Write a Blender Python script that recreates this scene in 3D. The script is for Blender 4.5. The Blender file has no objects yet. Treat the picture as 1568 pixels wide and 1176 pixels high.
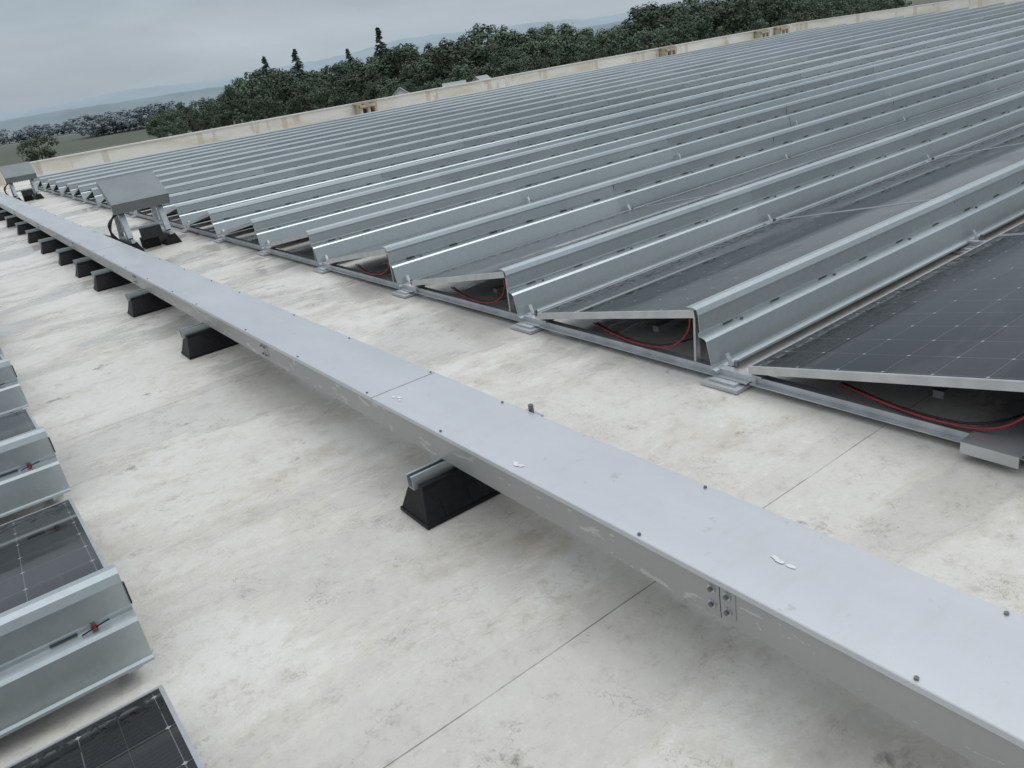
import bpy, math, random
from mathutils import Vector, Matrix
random.seed(7)
R=math.radians
sc=bpy.context.scene
COL=sc.collection

# ------------------------------------------------------------ node helpers
def mat(name):
    m=bpy.data.materials.new(name); m.use_nodes=True
    nt=m.node_tree; b=nt.nodes['Principled BSDF']
    return m,nt,b
def N(nt,t,**kw):
    n=nt.nodes.new(t)
    for k,v in kw.items(): setattr(n,k,v)
    return n
def L(nt,a,b): nt.links.new(a,b)
def val(nt,sock,v):
    if isinstance(v,(int,float)): sock.default_value=v
    elif isinstance(v,tuple): sock.default_value=v
    else: nt.links.new(v,sock)
def math_(nt,op,a,b=None,c=None,clamp=False):
    n=N(nt,'ShaderNodeMath',operation=op,use_clamp=clamp)
    val(nt,n.inputs[0],a)
    if b is not None: val(nt,n.inputs[1],b)
    if c is not None: val(nt,n.inputs[2],c)
    return n.outputs[0]
def mix(nt,f,a,b):
    n=N(nt,'ShaderNodeMix',data_type='RGBA')
    val(nt,n.inputs[0],f)
    val(nt,n.inputs[6],a if not isinstance(a,tuple) else (*a,1)[:4])
    val(nt,n.inputs[7],b if not isinstance(b,tuple) else (*b,1)[:4])
    return n.outputs[2]
def mixf(nt,f,a,b):
    n=N(nt,'ShaderNodeMix',data_type='FLOAT')
    val(nt,n.inputs[0],f); val(nt,n.inputs[2],a); val(nt,n.inputs[3],b)
    return n.outputs[0]
def noise(nt,vec,scale,detail=4,rough=.55,dist=0):
    n=N(nt,'ShaderNodeTexNoise'); n.inputs['Scale'].default_value=scale
    n.inputs['Detail'].default_value=detail; n.inputs['Roughness'].default_value=rough
    n.inputs['Distortion'].default_value=dist
    if vec is not None: L(nt,vec,n.inputs['Vector'])
    return n.outputs['Fac']
def ramp(nt,f,lo,hi):
    n=N(nt,'ShaderNodeMapRange'); n.inputs[1].default_value=lo; n.inputs[2].default_value=hi
    n.interpolation_type='SMOOTHSTEP'
    L(nt,f,n.inputs[0]); return n.outputs[0]
def mapping(nt,vec,scale=(1,1,1),loc=(0,0,0),rot=(0,0,0)):
    n=N(nt,'ShaderNodeMapping'); n.inputs['Scale'].default_value=scale
    n.inputs['Location'].default_value=loc; n.inputs['Rotation'].default_value=rot
    L(nt,vec,n.inputs['Vector']); return n.outputs[0]
def bump(nt,b,h,strength=.3,dist=.01):
    n=N(nt,'ShaderNodeBump'); n.inputs['Strength'].default_value=strength
    n.inputs['Distance'].default_value=dist
    L(nt,h,n.inputs['Height']); L(nt,n.outputs[0],b.inputs['Normal'])
def inv(nt,a): return math_(nt,'SUBTRACT',1.0,a)
def mul(nt,a,b): return math_(nt,'MULTIPLY',a,b)

# ------------------------------------------------------------ materials
def simple(name,col,rough=.5,metal=0,var=.15,scale=8,bmp=0,spec=.5):
    m,nt,b=mat(name)
    tc=N(nt,'ShaderNodeTexCoord')
    n=noise(nt,tc.outputs['Object'],scale,3)
    c1=tuple(c*(1-var) for c in col); c2=tuple(min(1,c*(1+var)) for c in col)
    L(nt,mix(nt,ramp(nt,n,.3,.7),c1,c2),b.inputs['Base Color'])
    b.inputs['Roughness'].default_value=rough; b.inputs['Metallic'].default_value=metal
    b.inputs['Specular IOR Level'].default_value=spec
    if bmp: bump(nt,b,n,bmp)
    return m
M_rubber=simple('black_rubber',(.007,.007,.008),.5,0,.3,30,.2,.3)
M_dark=simple('dark_metal',(.03,.032,.035),.5,.3)
M_slot=simple('slot_shadow',(.07,.08,.08),.6,.3)
M_grey=simple('grey_enclosure',(.20,.22,.22),.45,.1,.08)
M_shade=simple('sunshade_aluminium',(.20,.225,.23),.45,.3,.08,5)
M_alu=simple('aluminium',(.50,.52,.54),.42,.8,.1,12)
M_frame=simple('module_frame',(.55,.56,.57),.4,.7,.08,12)
M_back=simple('backsheet',(.03,.03,.032),.5)
M_cable=simple('black_cable',(.012,.012,.012),.4)
M_red=simple('red_cable',(.30,.012,.03),.4)
M_bolt=simple('bolt_steel',(.2,.2,.2),.4,.9)
M_white=simple('support_foot',(.50,.52,.53),.45,.3,.12)
M_tan=simple('tan_metal',(.45,.39,.29),.6,0,.2,6)
M_wallm=simple('building_wall',(.5,.49,.46),.7)
M_house=simple('white_siding',(.78,.78,.76),.7)
M_stick=simple('sticker_residue',(.66,.67,.67),.6,0,.12,90)
M_cop=simple('coping_metal',(.66,.65,.62),.55,0,.06,2)
M_hroof=simple('pale_roof',(.36,.37,.38),.7)
M_glassd=simple('window_dark',(.03,.035,.04),.2)
M_bark=simple('bark',(.09,.07,.055),.9,0,.3,3)

# roof membrane
def roofmat():
    m,nt,b=mat('roof_membrane')
    tc=N(nt,'ShaderNodeTexCoord'); o=tc.outputs['Object']
    big=noise(nt,o,.7,4,.6)
    med=noise(nt,o,3.0,6,.72)
    mo=noise(nt,mapping(nt,o,(1,1,1),(2,5,0)),19,5,.72,.2)
    fine=noise(nt,o,75,3,.7)
    c=mix(nt,ramp(nt,big,.35,.65),(.62,.60,.55),(.69,.675,.63))
    c=mix(nt,mul(nt,ramp(nt,med,.44,.68),.38),c,(.53,.495,.43))
    dirty=math_(nt,'ADD',.35,mul(nt,ramp(nt,med,.40,.64),.65))
    c=mix(nt,mul(nt,mul(nt,ramp(nt,mo,.51,.68),.5),dirty),c,(.39,.36,.30))
    c=mix(nt,mul(nt,inv(nt,ramp(nt,mo,.32,.45)),.34),c,(.78,.77,.745))
    st=noise(nt,mapping(nt,o,(.9,1.4,1),(3,7,0)),1.3,7,.7,.2)
    c=mix(nt,mul(nt,ramp(nt,st,.54,.72),.5),c,(.38,.30,.20))
    st2=noise(nt,mapping(nt,o,(1,1,1),(13.4,2.2,0)),3.4,7,.74)
    c=mix(nt,mul(nt,ramp(nt,st2,.60,.72),.8),c,(.13,.105,.07))
    # damp film
    w=noise(nt,mapping(nt,o,(.65,1.3,1),(5.3,1.7,0)),.8,7,.64,.15)
    wet=ramp(nt,w,.50,.545)
    edge=mul(nt,ramp(nt,w,.475,.50),inv(nt,wet))
    c=mix(nt,mul(nt,edge,.22),c,(.44,.38,.28))
    cw=N(nt,'ShaderNodeMix',data_type='RGBA',blend_type='MULTIPLY')
    L(nt,wet,cw.inputs[0]); L(nt,c,cw.inputs[6]); cw.inputs[7].default_value=(.85,.845,.835,1)
    c=cw.outputs[2]
    sc1=noise(nt,mapping(nt,o,(1,1,1),(7,1,0)),9,3,.6,3.0)
    scm=inv(nt,ramp(nt,math_(nt,'ABSOLUTE',math_(nt,'SUBTRACT',sc1,.5)),.0,.010))
    gate=ramp(nt,noise(nt,o,6,3,.6),.54,.64)
    c=mix(nt,mul(nt,mul(nt,scm,gate),.4),c,(.28,.26,.22))
    c=mix(nt,mul(nt,ramp(nt,fine,.60,.72),.30),c,(.82,.81,.79))
    c=mix(nt,mul(nt,inv(nt,ramp(nt,fine,.28,.42)),.32),c,(.34,.32,.28))
    sx=N(nt,'ShaderNodeSeparateXYZ'); L(nt,o,sx.inputs[0])
    wob=mul(nt,math_(nt,'SUBTRACT',noise(nt,o,.8,2),.5),.03)
    yy=math_(nt,'ADD',sx.outputs['Y'],wob)
    t=math_(nt,'FLOORED_MODULO',math_(nt,'SUBTRACT',yy,1.40),3.05)
    line=math_(nt,'LESS_THAN',t,.0045)
    lap=math_(nt,'LESS_THAN',t,.12)
    c=mix(nt,mul(nt,lap,.12),c,(.4,.38,.34))
    c=mix(nt,mul(nt,line,math_(nt,'ADD',.3,mul(nt,ramp(nt,med,.4,.6),.5))),c,(.14,.13,.11))
    L(nt,c,b.inputs['Base Color'])
    r=mixf(nt,wet,.40,.10)
    r=math_(nt,'ADD',r,mul(nt,mo,.12))
    L(nt,r,b.inputs['Roughness'])
    dry=inv(nt,mul(nt,wet,.85))
    h=math_(nt,'ADD',mul(nt,mul(nt,fine,dry),.35),mul(nt,mul(nt,mo,dry),.9))
    h=math_(nt,'ADD',h,mul(nt,lap,.5))
    h=math_(nt,'ADD',h,mul(nt,mul(nt,scm,gate),.5))
    bump(nt,b,h,.5,.008)
    return m
M_roof=roofmat()
def parapetmat():
    m,nt,b=mat('parapet_membrane')
    tc=N(nt,'ShaderNodeTexCoord'); o=tc.outputs['Object']
    c=mix(nt,ramp(nt,noise(nt,mapping(nt,o,(.5,.5,2)),1.2,6),.4,.7),(.76,.74,.68),(.64,.58,.47))
    sx=N(nt,'ShaderNodeSeparateXYZ'); L(nt,o,sx.inputs[0])
    s=math_(nt,'FLOORED_MODULO',math_(nt,'ADD',sx.outputs['X'],sx.outputs['Y']),3.05)
    c=mix(nt,mul(nt,math_(nt,'LESS_THAN',s,.2),.45),c,(.48,.38,.24))
    c=mix(nt,mul(nt,ramp(nt,noise(nt,mapping(nt,o,(1,1,.3),(4,4,0)),2.5,4),.6,.7),.5),c,(.4,.3,.18))
    L(nt,c,b.inputs['Base Color']); b.inputs['Roughness'].default_value=.5
    return m
M_par=parapetmat()

def ductmat(name,base,metal,rough,chip,grime):
    m,nt,b=mat(name)
    tc=N(nt,'ShaderNodeTexCoord'); o=tc.outputs['Object']
    n1=noise(nt,mapping(nt,o,(1,.3,1)),3,6,.6)
    c=mix(nt,ramp(nt,n1,.3,.7),tuple(x*.92 for x in base),base)
    ch=noise(nt,mapping(nt,o,(1,.6,1.6)),12,5,.6,1)
    c=mix(nt,mul(nt,ramp(nt,ch,chip,chip+.02),.45),c,(.72,.72,.70))
    c=mix(nt,mul(nt,ramp(nt,noise(nt,mapping(nt,o,(1,1,1),(4,4,4)),22,4),.66,.74),.3),c,(.32,.31,.29))
    c=mix(nt,mul(nt,ramp(nt,noise(nt,mapping(nt,o,(1,3,.4)),5,5,.7),.5,.8),grime),c,(.36,.355,.34))
    L(nt,c,b.inputs['Base Color']); b.inputs['Metallic'].default_value=metal
    L(nt,math_(nt,'ADD',rough-.10,mul(nt,n1,.26)),b.inputs['Roughness'])
    bump(nt,b,noise(nt,mapping(nt,o,(1,.4,1)),4,3),.22,.012)
    return m
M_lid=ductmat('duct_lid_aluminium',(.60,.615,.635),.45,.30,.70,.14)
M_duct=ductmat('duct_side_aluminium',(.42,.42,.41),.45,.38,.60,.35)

def galvmat():
    m,nt,b=mat('galvanised_steel')
    tc=N(nt,'ShaderNodeTexCoord'); o=tc.outputs['Object']
    vo=N(nt,'ShaderNodeTexVoronoi'); vo.inputs['Scale'].default_value=45; L(nt,o,vo.inputs['Vector'])
    sp=N(nt,'ShaderNodeSeparateColor'); L(nt,vo.outputs['Color'],sp.inputs[0])
    geo=N(nt,'ShaderNodeNewGeometry')
    n=noise(nt,mapping(nt,o,(.4,1,1)),2,4)
    f=math_(nt,'ADD',mul(nt,sp.outputs[0],.14),math_(nt,'ADD',mul(nt,n,.45),mul(nt,geo.outputs['Random Per Island'],.45)))
    L(nt,mix(nt,f,(.36,.41,.415),(.62,.67,.68)),b.inputs['Base Color'])
    b.inputs['Metallic'].default_value=.8
    L(nt,math_(nt,'ADD',.26,mul(nt,n,.22)),b.inputs['Roughness'])
    return m
M_galv=galvmat()

def pvmat():
    m,nt,b=mat('pv_glass')
    uv=N(nt,'ShaderNodeUVMap'); sx=N(nt,'ShaderNodeSeparateXYZ'); L(nt,uv.outputs[0],sx.inputs[0])
    U,V=sx.outputs['X'],sx.outputs['Y']
    P=.1835
    def dist(s,p):
        t=math_(nt,'FLOORED_MODULO',s,p)
        return math_(nt,'MINIMUM',t,math_(nt,'SUBTRACT',p,t))
    du=dist(U,P); dv=dist(V,P); duh=dist(U,P/2); bb=dist(V,P/10)
    lu=math_(nt,'LESS_THAN',du,.0013); lv=math_(nt,'LESS_THAN',dv,.0013)
    luh=math_(nt,'LESS_THAN',duh,.0007)
    dia=math_(nt,'LESS_THAN',math_(nt,'ADD',du,dv),.0075)
    fine=math_(nt,'LESS_THAN',bb,.0005)
    tc=N(nt,'ShaderNodeTexCoord'); o=tc.outputs['Object']
    geo=N(nt,'ShaderNodeNewGeometry')
    n=noise(nt,mapping(nt,o,(.4,1.6,1)),2.2,6,.65,.6)
    c=mix(nt,geo.outputs['Random Per Island'],(.009,.009,.010),(.015,.0145,.016))
    c=mix(nt,mul(nt,fine,.2),c,(.15,.15,.15))
    c=mix(nt,mul(nt,luh,.35),c,(.12,.12,.12))
    c=mix(nt,mul(nt,math_(nt,'MAXIMUM',lu,lv),.45),c,(.2,.2,.2))
    c=mix(nt,mul(nt,dia,.75),c,(.40,.40,.40))
    film=ramp(nt,n,.52,.58)
    c=mix(nt,mul(nt,film,.05),c,(.3,.29,.28))
    sm=noise(nt,o,26,4,.7,.8)
    low=ramp(nt,V,.90,1.0)
    smear=mul(nt,ramp(nt,sm,.50,.56),low)
    L(nt,mix(nt,mul(nt,smear,.9),c,(.004,.004,.004)),b.inputs['Base Color'])
    r=mixf(nt,film,.04,.13)
    L(nt,mixf(nt,smear,r,.5),b.inputs['Roughness'])
    b.inputs['IOR'].default_value=1.45
    return m
M_pv=pvmat()

def leafmat(name,a,bc,vr=.8):
    m,nt,b=mat(name)
    geo=N(nt,'ShaderNodeNewGeometry'); oi=N(nt,'ShaderNodeObjectInfo')
    tc=N(nt,'ShaderNodeTexCoord')
    n=noise(nt,tc.outputs['Object'],.5,2)
    f=math_(nt,'ADD',mul(nt,geo.outputs['Random Per Island'],.4),mul(nt,ramp(nt,n,.35,.65),.6))
    c=mix(nt,f,a,bc)
    hs=N(nt,'ShaderNodeHueSaturation'); L(nt,c,hs.inputs['Color'])
    L(nt,math_(nt,'ADD',1-vr/2,mul(nt,oi.outputs['Random'],vr)),hs.inputs['Value'])
    L(nt,math_(nt,'ADD',.485,mul(nt,oi.outputs['Random'],.03)),hs.inputs['Hue'])
    L(nt,hs.outputs[0],b.inputs['Base Color'])
    b.inputs['Roughness'].default_value=.85; b.inputs['Specular IOR Level'].default_value=.12
    return m
M_leaf=leafmat('leaves',(.066,.092,.068),(.135,.172,.115),.7)  # greens muted to put a slight haze into the leaf colour
M_conf=leafmat('conifer_needles',(.09,.125,.11),(.14,.175,.15))
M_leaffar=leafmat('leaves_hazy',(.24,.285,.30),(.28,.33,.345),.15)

def landmat():
    m,nt,b=mat('farmland')
    tc=N(nt,'ShaderNodeTexCoord'); o=tc.outputs['Object']
    vo=N(nt,'ShaderNodeTexVoronoi'); vo.inputs['Scale'].default_value=.0035
    L(nt,mapping(nt,o,(1,.5,1),(0,0,0),(0,0,.5)),vo.inputs['Vector'])
    sp=N(nt,'ShaderNodeSeparateColor'); L(nt,vo.outputs['Color'],sp.inputs[0])
    c=mix(nt,sp.outputs[0],(.09,.11,.08),(.16,.15,.13))
    c=mix(nt,ramp(nt,noise(nt,o,.03,6),.4,.7),c,(.12,.13,.10))
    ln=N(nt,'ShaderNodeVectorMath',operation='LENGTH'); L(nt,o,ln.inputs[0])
    c=mix(nt,mul(nt,ramp(nt,ln.outputs['Value'],200,2600),.9),c,(.25,.30,.33))  # aerial haze painted into the land colour, stronger with distance
    L(nt,c,b.inputs['Base Color']); b.inputs['Roughness'].default_value=.95
    b.inputs['Specular IOR Level'].default_value=.05
    return m
M_land=landmat()
M_hill1=simple('hill_wooded_hazy',(.23,.285,.31),.95,0,.12,.004,0,.1)  # blue-grey base colours of both hill layers carry the painted aerial haze
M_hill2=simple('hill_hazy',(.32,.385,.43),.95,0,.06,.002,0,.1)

# ------------------------------------------------------------ mesh builder
class MB:
    def __init__(s): s.v=[];s.f=[];s.m=[];s.mats=[];s.uv={}
    def mi(s,m):
        if m not in s.mats: s.mats.append(m)
        return s.mats.index(m)
    def face(s,pts,m,uv=None):
        i=len(s.v); s.v+= [tuple(p) for p in pts]; s.f.append(tuple(range(i,i+len(pts)))); s.m.append(s.mi(m))
        if uv: s.uv[len(s.f)-1]=uv
    def hexa(s,b,t,m):
        i=len(s.v); s.v+=[tuple(p) for p in b+t]
        for q in ((3,2,1,0),(4,5,6,7),(0,1,5,4),(1,2,6,5),(2,3,7,6),(3,0,4,7)):
            s.f.append(tuple(i+k for k in q)); s.m.append(s.mi(m))
    def box(s,x0,x1,y0,y1,z0,z1,m):
        s.hexa([(x0,y0,z0),(x1,y0,z0),(x1,y1,z0),(x0,y1,z0)],[(x0,y0,z1),(x1,y0,z1),(x1,y1,z1),(x0,y1,z1)],m)
    def beam(s,p,q,w,h,m,up=Vector((0,0,1))):
        p=Vector(p);q=Vector(q);d=(q-p).normalized()
        sd=d.cross(up)
        if sd.length<1e-4: sd=d.cross(Vector((0,1,0)))
        sd.normalize(); u=sd.cross(d)
        a=[p-sd*w/2-u*h/2,p+sd*w/2-u*h/2,p+sd*w/2+u*h/2,p-sd*w/2+u*h/2]
        c=[x+(q-p) for x in a]
        s.hexa(a,c,m)
    def cyl(s,c,r,h,m,axis='z',n=8):
        c=Vector(c); i=len(s.v)
        for k in range(2):
            for j in range(n):
                a=2*math.pi*j/n; x,y=r*math.cos(a),r*math.sin(a); z=h*k
                p={'z':(x,y,z),'x':(z,x,y),'y':(y,z,x)}[axis]
                s.v.append(tuple(c+Vector(p)))
        for j in range(n):
            s.f.append((i+j,i+(j+1)%n,i+n+(j+1)%n,i+n+j)); s.m.append(s.mi(m))
        s.f.append(tuple(i+n+j for j in range(n))); s.m.append(s.mi(m))
        s.f.append(tuple(i+j for j in reversed(range(n)))); s.m.append(s.mi(m))
    def sheet(s,prof,x0,x1,m,t=.0025):
        n=len(prof); i=len(s.v); mi=s.mi(m)
        off=[]
        for k in range(n):
            a=prof[max(k-1,0)]; b=prof[min(k+1,n-1)]
            dy,dz=b[0]-a[0],b[1]-a[1]; l=math.hypot(dy,dz) or 1
            off.append((prof[k][0]-dz/l*t,prof[k][1]+dy/l*t))
        for (y,z) in prof: s.v.append((x0,y,z)); s.v.append((x1,y,z))
        for (y,z) in off: s.v.append((x0,y,z)); s.v.append((x1,y,z))
        o=2*n
        for k in range(n-1):
            a=i+2*k
            s.f+=[(a,a+1,a+3,a+2),(a+o,a+o+2,a+o+3,a+o+1),(a,a+2,a+o+2,a+o),(a+1,a+o+1,a+o+3,a+3)]; s.m+=[mi]*4
        s.f+=[(i,i+o,i+o+1,i+1),(i+2*n-2,i+2*n-1,i+o+2*n-1,i+o+2*n-2)]; s.m+=[mi]*2
    def mesh(s,name):
        me=bpy.data.meshes.new(name); me.from_pydata(s.v,[],s.f)
        for m in s.mats: me.materials.append(m)
        me.polygons.foreach_set('material_index',s.m)
        if s.uv:
            ul=me.uv_layers.new(name='UVMap')
            for fi,uv in s.uv.items():
                for k,li in enumerate(me.polygons[fi].loop_indices): ul.data[li].uv=uv[k]
        me.update(); return me
def obj(name,me,parent=None,loc=(0,0,0),rot=(0,0,0),scale=(1,1,1)):
    o=bpy.data.objects.new(name,me); COL.objects.link(o)
    o.location=loc;o.rotation_euler=rot;o.scale=scale
    if parent: o.parent=parent
    return o
def empty(name,loc=(0,0,0),rot=(0,0,0)):
    return obj(name,None,None,loc,rot)
def tube(name,pts,r,m,parent):
    cu=bpy.data.curves.new(name,'CURVE'); cu.dimensions='3D'; cu.bevel_depth=r; cu.bevel_resolution=2
    sp=cu.splines.new('NURBS'); sp.points.add(len(pts)-1)
    for p,q in zip(sp.points,pts): p.co=(*q,1)
    sp.use_endpoint_u=True; sp.order_u=3
    cu.materials.append(m)
    return obj(name,cu,parent)

# ------------------------------------------------------------ building & roof
RX0,RX1,RY0,RY1=-24,42,-14,28.6
GZ=-8
def build_site():
    b=MB(); b.box(RX0,RX1,RY0,RY1,GZ,0,M_roof)
    b.m=[b.mi(M_wallm)]*6; b.m[1]=b.mi(M_roof)
    obj('warehouse_roof',b.mesh('warehouse_roof'))
    p=MB(); h=.58; t=.3
    p.box(RX0-t,RX1+t,RY1,RY1+t,GZ,h,M_par)
    p.box(RX1,RX1+t,RY0,RY1,GZ,h-.002,M_par)
    p.box(RX0-t,RX0,RY0,RY1,GZ,h-.002,M_par)
    p.box(RX0-t,RX1+t,RY0-t,RY0,GZ,h,M_par)
    x=RX0-t
    while x<RX1+t:
        p.box(x,min(x+3.03,RX1+t),RY1-.03,RY1+t+.03,h,h+.04,M_cop); x+=3.05
    y=RY0
    while y<RY1-.05:
        p.box(RX1-.03,RX1+t+.03,y,min(y+3.03,RY1-.04),h,h+.038,M_cop); y+=3.05
    p.hexa([(RX0,RY1-.14,.003),(RX1,RY1-.14,.003),(RX1,RY1+.01,.003),(RX0,RY1+.01,.003)],
           [(RX0,RY1-.02,.12),(RX1,RY1-.02,.12),(RX1,RY1+.01,.12),(RX0,RY1+.01,.12)],M_par)
    obj('parapet_wall',p.mesh('parapet_wall'))
    for x in (14.4,31.0,38.3,40.0):
        s=MB()
        s.box(-.45,.45,0,.05,.05,.5,M_tan)
        for k in (-.42,-.1,.2): s.box(k,k+.1,-.35,.0,.0,.55,M_tan)
        s.box(-.42,.3,-.37,-.3,.42,.52,M_tan); s.box(-.5,.5,-.1,.06,.55,.62,M_tan)
        s.box(-.25,.15,-.2,-.05,.1,.35,M_dark)
        obj('scupper_box',s.mesh('scupper_box'),None,(x,RY1-.1,0.003))
build_site()

# ------------------------------------------------------------ PV rows
PITCH=1.45; DEP=1.17; ZH=.325; ZL=.115; ML=2.26; MG=.02
def row_mesh(nmod,sgn):
    mods=MB(); defl=MB(); rails=MB()
    tilt=math.atan2(ZH-ZL,DEP); ct,st=math.cos(tilt),math.sin(tilt)
    W=DEP/ct
    def P(x,s,d): return (x,s*ct+d*st,ZH-s*st+d*ct)
    for i in range(nmod):
        xa=i*(ML+MG); xb=xa+ML
        if sgn<0: xa,xb=-xb,-xa
        lip=.011; T=.035
        def bar(x0,x1,s0,s1):
            mods.hexa([P(x0,s0,-T),P(x1,s0,-T),P(x1,s1,-T),P(x0,s1,-T)],[P(x0,s0,0),P(x1,s0,0),P(x1,s1,0),P(x0,s1,0)],M_frame)
        bar(xa,xb,0,lip); bar(xa,xb,W-lip,W); bar(xa,xa+lip,lip,W-lip); bar(xb-lip,xb,lip,W-lip)
        g=[P(xa+lip,lip,-.002),P(xb-lip,lip,-.002),P(xb-lip,W-lip,-.002),P(xa+lip,W-lip,-.002)]
        oX=(ML-2*lip-12*.1835)/2; oY=(W-2*lip-6*.1835)/2
        lu,lw=ML-2*lip,W-2*lip
        mods.face(g,M_pv,[(-oX,-oY),(lu-oX,-oY),(lu-oX,lw-oY),(-oX,lw-oY)])
        mods.face([P(xa+lip,lip,-.008),P(xa+lip,W-lip,-.008),P(xb-lip,W-lip,-.008),P(xb-lip,lip,-.008)],M_back)
        j=random.uniform(-.003,.003); dy=random.uniform(-.002,.002)
        if sgn>0:
            prof=[(.035,ZH+.012),(.006,ZH+.015),(-.022,ZH+.008),(-.030,ZH-.016),(-.030,ZH-.030),(-.034+j,.232),(-.026,.222),(-.026,.208),(-.060,.199),(-.068,.190),(-.090+j,.078),(-.090,.064),(-.116,.058),(-.118,.050)]
        else:
            prof=[(.035,ZH+.012),(.006,ZH+.015),(-.018,ZH+.008),(-.025,ZH-.016),(-.025,ZH-.030),(-.027+j,.232),(-.020,.222),(-.020,.208),(-.050,.199),(-.056,.190),(-.068+j,.085),(-.068,.074),(-.080,.070),(-.081,.064)]
        prof=[(y+dy,z) for y,z in prof][::-1]
        defl.sheet(prof,xa-.008,xb+.014,M_galv)
        defl.box(xb+.014,xb+.0185,-.034,-.020,.235,ZH-.02,M_dark)
        nb=6
        ys=-.0300 if sgn>0 else -.024
        for k in range(nb):
            xx=xa+(k+.5)*(xb-xa)/nb+random.uniform(-.02,.02)
            defl.box(xx-.035,xx+.035,ys,ys+.0045,.211,.218,M_slot)
            if k%2==0: defl.cyl((xx+.08,ys-.015,.203),.008,.010,M_bolt,'z',6)
        xr=xa+.04 if sgn>0 else xb-.04
        qs=[xr]
        if i==nmod-1: qs.append(xb-.04 if sgn>0 else xa+.04)
        for q in qs:
            rails.box(q-.02,q+.02,-.31 if sgn>0 else -.05,DEP-.01,.038,.064,M_alu)
            if sgn>0: rails.box(q-.045,q+.045,-.28,DEP-.01,.032,.0375,M_alu)
            rails.beam((q,.03,.064),(q,.02,ZH-.036),.03,.012,M_alu)
            rails.box(q-.03,q+.03,DEP-.06,DEP-.01,.064,ZL-.04,M_alu)
            if sgn>0:
                rails.beam((q+.03,-.145,.064),(q+.03,-.118,.120),.022,.005,M_alu)
                rails.cyl((q+.03,-.17,.064),.011,.03,M_bolt,'z',6)
                rails.box(q-.10,q+.10,-.27,-.07,.004,.020,M_white)
                rails.box(q-.075,q+.075,-.24,-.10,.0205,.031,M_white)
    for i in range(nmod):
        xc=sgn*((i+.5)*(ML+MG))
        rails.box(xc-.2,xc+.2,.15,.35,.004,.10,M_wallm)
        rails.box(xc-.9,xc+.9,.46,.50,.055,.085,M_alu)
    return mods.mesh('modules'),defl.mesh('wind_deflector'),rails.mesh('base_rails')
NR=16
rm=[row_mesh(NR,1) for _ in range(3)]; lm=row_mesh(5,-1)
AX=2.55; LX=.055; Y0=2.285
def place_row(ms,x,y):
    e=empty('solar_panel_row',(x,y,0))
    for n,m in zip(('modules','wind_deflector','base_rails'),ms): obj(n,m,e)
    return e
for k in range(-4,17):
    y=Y0+PITCH*k
    if y+DEP<RY1-.6:
        e=place_row(rm[k%3],AX+random.uniform(-.015,.015),y)
        if k in (-1,0,1,2):
            s=random.uniform(-.02,.02)
            tube('red_cable',[(.03,.05,.27),(.06,.08,.18),(.03,.2,.1+s),(.02,.42,.078),(.05,.62,.085),(.1,.8,.09)],.0045,M_red,e)
            tube('black_cable',[(.5,.05,.27),(.3,.1,.12),(.05,.22,.088),(.035,.40,.08),(.06,.6,.08),(.12,.8,.085)],.0045,M_cable,e)
        if k==-1:
            q=MB(); q.box(-.06,.34,.07,.25,.066,.072,M_frame); q.box(-.06,.34,.2505,.2545,.03,.072,M_frame); q.box(-.0655,-.0605,.07,.25,.03,.072,M_frame)
            obj('splice_plate',q.mesh('splice_plate'),e)
for k in range(-2,9):
    e=place_row(lm,LX,Y0-.04+PITCH*k)
    w=MB()
    w.cyl((-.09,-.036,.216),.009,.006,M_red,'y',10); w.cyl((-.09,-.042,.216),.005,.012,M_bolt,'y',8); w.beam((-.125,-.038,.212),(-.05,-.038,.224),.003,.003,M_cable)
    obj('grounding_lug',w.mesh('grounding_lug'),e)

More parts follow.
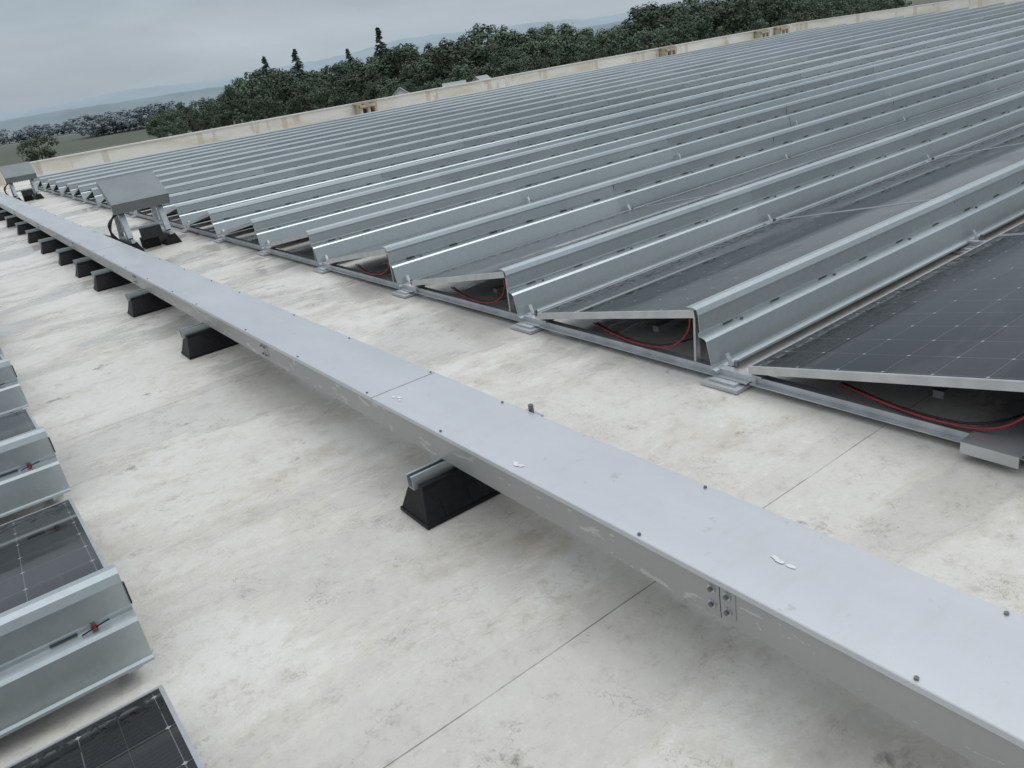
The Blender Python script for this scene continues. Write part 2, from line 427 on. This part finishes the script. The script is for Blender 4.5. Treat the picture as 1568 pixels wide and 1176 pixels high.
# ------------------------------------------------------------ duct
DXL,DXR,DB,DT=1.167,1.467,.182,.298
def build_duct():
    e=empty('cable_duct')
    body=MB(); lid=MB(); hw=MB()
    y=1.02-6.1
    while y<27:
        y1=min(y+3.05,27.3)
        body.box(DXL,DXR,y+.0015,y1-.0015,DB,DT-.0045,M_duct)
        for sx,nx in ((DXL,-1),(DXR,1)):
            x0,x1=sorted((sx,sx+nx*.002))
            hw.box(x0,x1,y1-.045,y1-.0015,DB+.02,DT-.02,M_duct)
            hw.box(x0,x1,y1+.0015,y1+.045,DB+.02,DT-.02,M_duct)
            for dy in (-.023,.023):
                for dz in (.035,.08):
                    hw.cyl((x0 -.004 if nx<0 else x1,y1+dy,DB+dz),.0115,.004,M_alu,'x',12)
                    hw.cyl((x0 -.010 if nx<0 else x1,y1+dy,DB+dz),.0065,.010,M_bolt,'x',6)
        y+=3.05
    y=2.79-9.15; rn=random.Random(4); par=0
    while y<27:
        y1=min(y+3.05,27.3); up=.0012*(par%2); par+=1
        lid.box(DXL-.004,DXR+.004,y+.002,y1-.002,DT-.004,DT+up,M_lid)
        lid.box(DXL-.006,DXL-.004,y+.002,y1-.002,DT-.016,DT-.0008,M_lid)
        lid.box(DXR+.004,DXR+.006,y+.002,y1-.002,DT-.016,DT-.0008,M_lid)
        for k in range(4):
            yy=y+.02+k*.76+.2*(k==3)
            for x in (DXL+.008,DXR-.008):
                lid.cyl((x,yy+rn.uniform(-.03,.03)+.02,DT),.005,.005,M_bolt,'z',7)
        y+=3.05
    for (lx,ly) in ((DXL+.06,2.68),(DXL+.03,1.86),(DXL+.15,.95),(DXL+.05,5.72),(DXL+.2,7.9)):
        for q in range(3):
            cx=lx+rn.uniform(-.008,.008); cy=ly+rn.uniform(-.03,.03); n=11
            lid.face([(cx+rn.uniform(.5,1)*.009*math.cos(2*math.pi*k/n),cy+rn.uniform(.5,1)*.017*math.sin(2*math.pi*k/n),DT+.0016+q*.0003) for k in range(n)],M_stick)
    hw.cyl((DXR+.02,2.14,DT-.03),.010,.05,M_bolt,'z',8); hw.box(DXR+.006,DXR+.035,2.09,2.18,DT-.02,DT-.012,M_alu)
    obj('duct_body',body.mesh('duct_body'),e)
    obj('duct_lid',lid.mesh('duct_lid'),e)
    obj('splice_hardware',hw.mesh('splice_hardware'),e)
build_duct()
def block_mesh():
    b=MB(); L0,L1=0,.62; w=.095; t=.05; H=.125
    b.box(L0-.005,L1+.005,-w-.006,w+.006,.004,.018,M_rubber)
    b.hexa([(L0,-w,.018),(L1,-w,.018),(L1,w,.018),(L0,w,.018)],[(L0+.03,-t,H),(L1-.03,-t,H),(L1-.03,t,H),(L0+.03,t,H)],M_rubber)
    for s in (-1,1):
        for k in range(5):
            x=.08+k*.115
            b.hexa([(x,s*w-.004,.02),(x+.02,s*w-.004,.02),(x+.02,s*w+.004,.02),(x,s*w+.004,.02)],
                   [(x,s*t-.004,H-.01),(x+.02,s*t-.004,H-.01),(x+.02,s*t+.004,H-.01),(x,s*t+.004,H-.01)],M_rubber)
    b.box(.0+.03,L1-.03,-t,-.026,H,H+.018,M_rubber); b.box(.03,L1-.03,.026,t,H,H+.018,M_rubber)
    b.box(.012,L1-.01,-.0205,-.0175,H+.001,.180,M_galv); b.box(.012,L1-.01,.0175,.0205,H+.001,.180,M_galv)
    b.box(.012,L1-.01,-.0175,.0175,H+.002,H+.005,M_galv)
    b.box(.012,L1-.01,-.0175,-.010,.176,.180,M_galv); b.box(.012,L1-.01,.010,.0175,.176,.180,M_galv)
    return b.mesh('rubber_support_block')
bm_=block_mesh()
for y in (-1.6,.1-.7,2.29,5.25,6.9,8.4,9.45,10.6,12.0,13.5,15.0,16.6,18.2,19.8,21.4,23,24.6):
    obj('rubber_support_block',bm_,None,(1.0+random.uniform(-.015,.015),y,0),(0,0,random.uniform(-.02,.02)))

# ------------------------------------------------------------ inverter racks
def rack(x,y):
    e=empty('inverter_rack',(x,y,0))
    f=MB()
    for xx in (.06,.50):
        f.hexa([(xx-.09,-.35,.004),(xx+.09,-.35,.004),(xx+.09,.35,.004),(xx-.09,.35,.004)],[(xx-.045,-.32,.12),(xx+.045,-.32,.12),(xx+.045,.32,.12),(xx-.045,.32,.12)],M_rubber)
        f.box(xx-.02,xx+.02,-.36,.36,.12,.16,M_galv)
    obj('rubber_feet',f.mesh('rubber_feet'),e)
    g=MB()
    for xx in (.06,.50):
        g.beam((xx,-.24,.16),(xx,-.14,.50),.06,.10,M_alu)
        g.beam((xx,.25,.16),(xx,.12,.66),.05,.05,M_alu)
        g.beam((xx,-.2,.46),(xx,.16,.64),.04,.04,M_alu)
        g.beam((xx,-.22,.30),(xx,.25,.2),.03,.03,M_alu)
    g.beam((.02,-.22,.26),(.54,-.22,.26),.03,.03,M_alu)
    obj('frame',g.mesh('frame'),e)
    h=MB()
    def T(x,s,d):
        a=R(30); return (x,-.26+s*math.cos(a)-d*math.sin(a),.45+s*math.sin(a)+d*math.cos(a))
    def tb(x0,x1,s0,s1,d0,d1,m):
        h.hexa([T(x0,s0,d0),T(x1,s0,d0),T(x1,s1,d0),T(x0,s1,d0)],[T(x0,s0,d1),T(x1,s0,d1),T(x1,s1,d1),T(x0,s1,d1)],m)
    tb(.0,.56,.02,.44,.02,.11,M_dark)
    for k in range(10): tb(.02+k*.054,.03+k*.054,.03,.43,-.02,.02,M_dark)
    tb(.03,.53,.01,.40,.11,.145,M_grey)
    tb(-.04,.60,-.03,.48,.165,.173,M_shade)
    tb(-.04,.60,-.033,-.026,.04,.164,M_shade)
    tb(-.042,-.036,-.03,.48,.10,.164,M_shade); tb(.596,.602,-.03,.48,.10,.164,M_shade)
    obj('inverter_with_sunshade',h.mesh('inverter_with_sunshade'),e)
    for k in range(3):
        tube('power_cable',[(.0+k*.03,-.2,.48),(-.08-k*.02,-.26,.42),(-.13,-.25,.28),(-.1+k*.03,-.18,.15),(-.15,-.1,.25),(-.22,-.05,.26)],.011,M_cable,e)
    c=MB(); c.box(.20,.38,-.2,.0,.004,.12,M_rubber); c.box(.18,.42,-.28,-.24,.12,.25,M_dark)
    obj('junction_box',c.mesh('junction_box'),e)
rack(1.70,10.4); rack(1.66,22.0)

# ------------------------------------------------------------ land, hills, trees
def disc():
    b=MB(); n=64; r=9000
    b.face([(r*math.cos(2*math.pi*k/n),r*math.sin(2*math.pi*k/n),GZ) for k in range(n)],M_land)
    obj('ground',b.mesh('ground'))
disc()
def hills(name,dist,hbase,hvar,m,seed,a0=-70,a1=150):
    rnd=random.Random(seed); ph=[rnd.uniform(0,6.28) for _ in range(6)]
    b=MB(); n=500; rows=[]
    for i in range(n+1):
        az=R(a0+(a1-a0)*i/n)
        h=hbase+hvar*(math.sin(az*7+ph[0])*.5+math.sin(az*17+ph[1])*.3+math.sin(az*41+ph[2])*.14+math.sin(az*160+ph[3])*.05+rnd.uniform(-.06,.06))
        h=max(h,2)
        rows.append([(d*math.sin(az),d*math.cos(az),z) for (d,z) in ((dist,GZ-1),(dist*1.04,GZ+h*.7),(dist*1.08,GZ+h),(dist*1.2,GZ+h*.6))])
    for ring in rows: b.v+=ring
    mi=b.mi(m)
    for i in range(n):
        for k in range(3):
            a=i*4+k; b.f.append((a,a+4,a+5,a+1)); b.m.append(mi)
    me=b.mesh(name)
    for p in me.polygons: p.use_smooth=True
    obj(name,me)
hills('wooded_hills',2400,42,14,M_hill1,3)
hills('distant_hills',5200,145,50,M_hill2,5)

def tree_mesh(seed,H,Wd,leaf,ls=.7,ncl=46,nl=60,lo=.12):
    rnd=random.Random(seed); b=MB()
    def limb(p,q,r0,r1):
        p=Vector(p);q=Vector(q);d=(q-p).normalized(); s=d.orthogonal().normalized(); u=d.cross(s); i=len(b.v); n=6
        for c,r in ((p,r0),(q,r1)):
            for j in range(n):
                a=2*math.pi*j/n; b.v.append(tuple(c+s*math.cos(a)*r+u*math.sin(a)*r))
        for j in range(n): b.f.append((i+j,i+(j+1)%n,i+n+(j+1)%n,i+n+j)); b.m.append(b.mi(M_bark))
    limb((0,0,0),(0.1,0,H*.35),.3,.2); limb((.1,0,H*.35),(0,.2,H*.8),.2,.06)
    mid=(1+lo)/2*H; half=(1-lo)/2*H*.92
    for k in range(ncl):
        while True:
            x,y,z=[rnd.uniform(-1,1) for _ in range(3)]
            rr=x*x+y*y+z*z
            if .3<rr<1: break
        c=Vector((x*Wd,y*Wd,mid+z*half))
        if k%5==0: limb((0,0,H*.3+rnd.random()*H*.2),c,.09,.03)
        R_=rnd.uniform(.9,1.7)*H/14
        for q in range(nl):
            d=Vector((rnd.gauss(0,1),rnd.gauss(0,1),rnd.gauss(0.25,.75))).normalized()
            p=c+d*R_*rnd.uniform(.6,1.1)
            nrm=(d+Vector((rnd.uniform(-.4,.4),rnd.uniform(-.4,.4),rnd.uniform(.2,1.0)))).normalized()
            s=nrm.orthogonal().normalized(); t=nrm.cross(s); a=rnd.uniform(0,3.14)
            s,t=s*math.cos(a)+t*math.sin(a),t*math.cos(a)-s*math.sin(a)
            z=ls*rnd.uniform(.5,1.1)
            b.face([p-s*z*.5,p-t*z*.4,p+s*z*.5,p+t*z*.4],leaf)
    return b.mesh('tree_mesh')
def conifer_mesh(seed,H,Wd):
    rnd=random.Random(seed); b=MB()
    b.hexa([(-.2,-.2,0),(.2,-.2,0),(.2,.2,0),(-.2,.2,0)],[(-.03,-.03,H),(.03,-.03,H),(.03,.03,H),(-.03,.03,H)],M_bark)
    z=H*.12
    while z<H:
        r=Wd*(1-z/H)**.9+.12
        for k in range(6):
            a=rnd.uniform(0,6.28); rr=r*rnd.uniform(.45,1.35); z0=z+rnd.uniform(-.35,.35)
            for q in range(8):
                t=(q+1)/8; p=Vector((math.cos(a)*rr*t,math.sin(a)*rr*t,z0-.25*rr*t+rnd.uniform(-.2,.2)))
                s=Vector((math.cos(a),math.sin(a),-.3)).normalized()*.45
                w=Vector((-math.sin(a),math.cos(a),rnd.uniform(-1.0,1.0))).normalized()*.28
                b.face([p-s*.6,p-w,p+s,p+w],M_conf)
        z+=.45
    return b.mesh('conifer_mesh')
protos=[tree_mesh(s,14,w,M_leaf) for s,w in ((1,5.2),(2,4.4),(3,5.8),(4,4.8),(5,5.4))]
cprotos=[conifer_mesh(8,15,3.8),conifer_mesh(9,15,3.3)]
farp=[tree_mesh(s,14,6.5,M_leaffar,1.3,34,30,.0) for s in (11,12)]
def interp(tab,a):
    for (a0,v0),(a1,v1) in zip(tab,tab[1:]):
        if a0<=a<=a1: return v0+(v1-v0)*(a-a0)/(a1-a0)
    return tab[-1][1] if a>tab[-1][0] else tab[0][1]
wood=empty('tree_line')
rnd=random.Random(21)
dist_t=[(14,280),(18,230),(24,205),(35,190),(47,200),(60,250)]
ht=[(13.5,10),(17.0,11.5),(18.6,14),(19.4,16.6),(21.5,16.0),(23,14.2),(26.5,14.4),(28.5,15.4),(31,15.8),(33,15.2),(34.5,16.6),(36.5,15.4),(38,12.6),(39.5,15.2),(41,14.8),(42.3,12.0),(44.5,13.4),(46.5,16.4),(49,16.6),(52,15.4),(56,14.2),(60,11)]
def put(parent,me,az,d,h,name='tree',wx=1):
    s=h/14; a=R(az)
    return obj(name,me,parent,(d*math.sin(a),d*math.cos(a),GZ),(0,0,rnd.uniform(0,6.28)),(s*wx*rnd.uniform(.9,1.15),s*wx*rnd.uniform(.9,1.15),s))
az=13.4
while az<61:
    d=interp(dist_t,az); h=interp(ht,az)
    put(wood,rnd.choice(protos),az,d+rnd.uniform(-8,8),h*rnd.uniform(.70,1.0))
    put(wood,rnd.choice(protos),az+.5,d+20+rnd.uniform(-8,8),h*rnd.uniform(.84,1.08))
    put(wood,rnd.choice(protos),az+.2,d-14+rnd.uniform(-5,5),h*rnd.uniform(.42,.72))
    put(wood,rnd.choice(protos),az+.9,d+45,h*rnd.uniform(.84,1.02))
    az+=rnd.uniform(.95,1.45)
for az_,h in ((21.0,17.8),(23.0,18.0),(28.6,19.4),(26.4,16.0)):
    put(wood,cprotos[rnd.randint(0,1)],az_,interp(dist_t,az_)+12,h*14/15,'conifer')
t=put(None,protos[2],6.6,235,9.0,'tree'); t.name='broadleaf_tree'
t.scale=(.85,.85,.62)
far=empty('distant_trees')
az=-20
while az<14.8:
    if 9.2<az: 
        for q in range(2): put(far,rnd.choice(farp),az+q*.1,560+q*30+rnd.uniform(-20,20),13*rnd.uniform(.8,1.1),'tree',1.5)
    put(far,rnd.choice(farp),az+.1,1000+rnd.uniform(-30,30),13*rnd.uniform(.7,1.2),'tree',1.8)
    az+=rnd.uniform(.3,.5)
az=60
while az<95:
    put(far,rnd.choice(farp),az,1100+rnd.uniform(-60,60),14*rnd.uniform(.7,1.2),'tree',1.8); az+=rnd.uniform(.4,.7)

def house(az,d,w,l,h,rot,name='white_farmhouse'):
    e=empty(name,(d*math.sin(R(az)),d*math.cos(R(az)),GZ),(0,0,rot))
    b=MB(); b.box(-l/2,l/2,-w/2,w/2,0,h,M_house)
    for s in (-1,1):
        b.face([(s*l/2,-w/2,h),(s*l/2,w/2,h),(s*l/2,0,h+w*.4)],M_house)
    obj('walls',b.mesh('walls'),e)
    r=MB()
    for s in (-1,1):
        r.hexa([(-l/2-.4,0,h+w*.4),(l/2+.4,0,h+w*.4),(l/2+.4,s*(w/2+.4),h-.3),(-l/2-.4,s*(w/2+.4),h-.3)],
               [(-l/2-.4,0,h+w*.4+.2),(l/2+.4,0,h+w*.4+.2),(l/2+.4,s*(w/2+.4),h-.1),(-l/2-.4,s*(w/2+.4),h-.1)],M_hroof)
    obj('roof',r.mesh('roof'),e)
    q=MB()
    for s in (-1,1):
        for k in range(3):
            x=-l/2+l*(k+.5)/3
            q.box(x-.4,x+.4,s*(w/2+.01)-.02,s*(w/2+.01)+.02,1.5,2.8,M_glassd)
    q.box(l/2-.01,l/2+.03,-.5,.5,.1,2.1,M_glassd)
    obj('windows_and_door',q.mesh('windows_and_door'),e)
house(29.3,165,4.0,4,4.7,R(60)); house(34.9,160,3.2,3.0,4.8,R(20)); house(33.0,166,3.6,4,4.2,-R(30))

# ------------------------------------------------------------ light, sky
w=bpy.data.worlds.new('World'); sc.world=w; w.use_nodes=True
nt=w.node_tree; nt.nodes.clear()
out=N(nt,'ShaderNodeOutputWorld')
sky=N(nt,'ShaderNodeTexSky'); sky.sky_type='NISHITA'; sky.sun_disc=False
SE,SA=R(62),R(125)
sky.sun_elevation=SE; sky.sun_rotation=SA
sky.air_density=1.5; sky.dust_density=3
bg1=N(nt,'ShaderNodeBackground'); bg1.inputs[1].default_value=.08; L(nt,sky.outputs[0],bg1.inputs[0])
tc=N(nt,'ShaderNodeTexCoord'); sx=N(nt,'ShaderNodeSeparateXYZ'); L(nt,tc.outputs['Generated'],sx.inputs[0])
cr=N(nt,'ShaderNodeValToRGB'); L(nt,sx.outputs['Z'],cr.inputs[0])
e=cr.color_ramp.elements
e[0].position=0; e[0].color=(.47,.54,.60,1)
e[1].position=1; e[1].color=(1.34,1.40,1.46,1)
for p,c in ((.06,(.46,.53,.59)),(.2,(.36,.43,.49)),(.5,(.74,.79,.85))):
    x=e.new(p); x.color=(*c,1)
cn=noise(nt,mapping(nt,tc.outputs['Generated'],(1,1,5)),2.2,5,.5,.4)
mu=N(nt,'ShaderNodeMix',data_type='RGBA',blend_type='MULTIPLY'); mu.inputs[0].default_value=1
L(nt,cr.outputs[0],mu.inputs[6]); L(nt,mix(nt,ramp(nt,cn,.25,.75),(.83,.845,.865),(1.14,1.13,1.12)),mu.inputs[7])
bg2=N(nt,'ShaderNodeBackground'); bg2.inputs[1].default_value=1.0; L(nt,mu.outputs[2],bg2.inputs[0])
mx=N(nt,'ShaderNodeMixShader'); mx.inputs[0].default_value=.9
L(nt,bg1.outputs[0],mx.inputs[1]); L(nt,bg2.outputs[0],mx.inputs[2]); L(nt,mx.outputs[0],out.inputs[0])
sl=bpy.data.lights.new('overcast_sun','SUN'); sl.energy=.6; sl.angle=R(35); sl.color=(1,.98,.95)
so=bpy.data.objects.new('overcast_sun',sl); COL.objects.link(so)
dv=Vector((math.sin(SA)*math.cos(SE),math.cos(SA)*math.cos(SE),math.sin(SE)))
so.rotation_euler=dv.to_track_quat('Z','Y').to_euler(); so.location=(0,0,20)

# ------------------------------------------------------------ camera
AZ,PI_,RO=R(33.6),R(22.7),R(9.25)
F=Vector((math.sin(AZ)*math.cos(PI_),math.cos(AZ)*math.cos(PI_),-math.sin(PI_)))
r0=Vector((math.cos(AZ),-math.sin(AZ),0)); u0=r0.cross(F)
cr_=r0*math.cos(RO)-u0*math.sin(RO); cu_=r0*math.sin(RO)+u0*math.cos(RO)
cd=bpy.data.cameras.new('camera'); cam=bpy.data.objects.new('camera',cd); COL.objects.link(cam)
m3=Matrix((cr_,cu_,-F)).transposed()
cam.matrix_world=Matrix.Translation((0,0,1.5))@m3.to_4x4()
cd.sensor_width=36; cd.lens=36*1200/1568; cd.clip_start=.05; cd.clip_end=20000
sc.camera=cam
sc.view_settings.view_transform='Standard'; sc.view_settings.look='None'; sc.view_settings.exposure=0
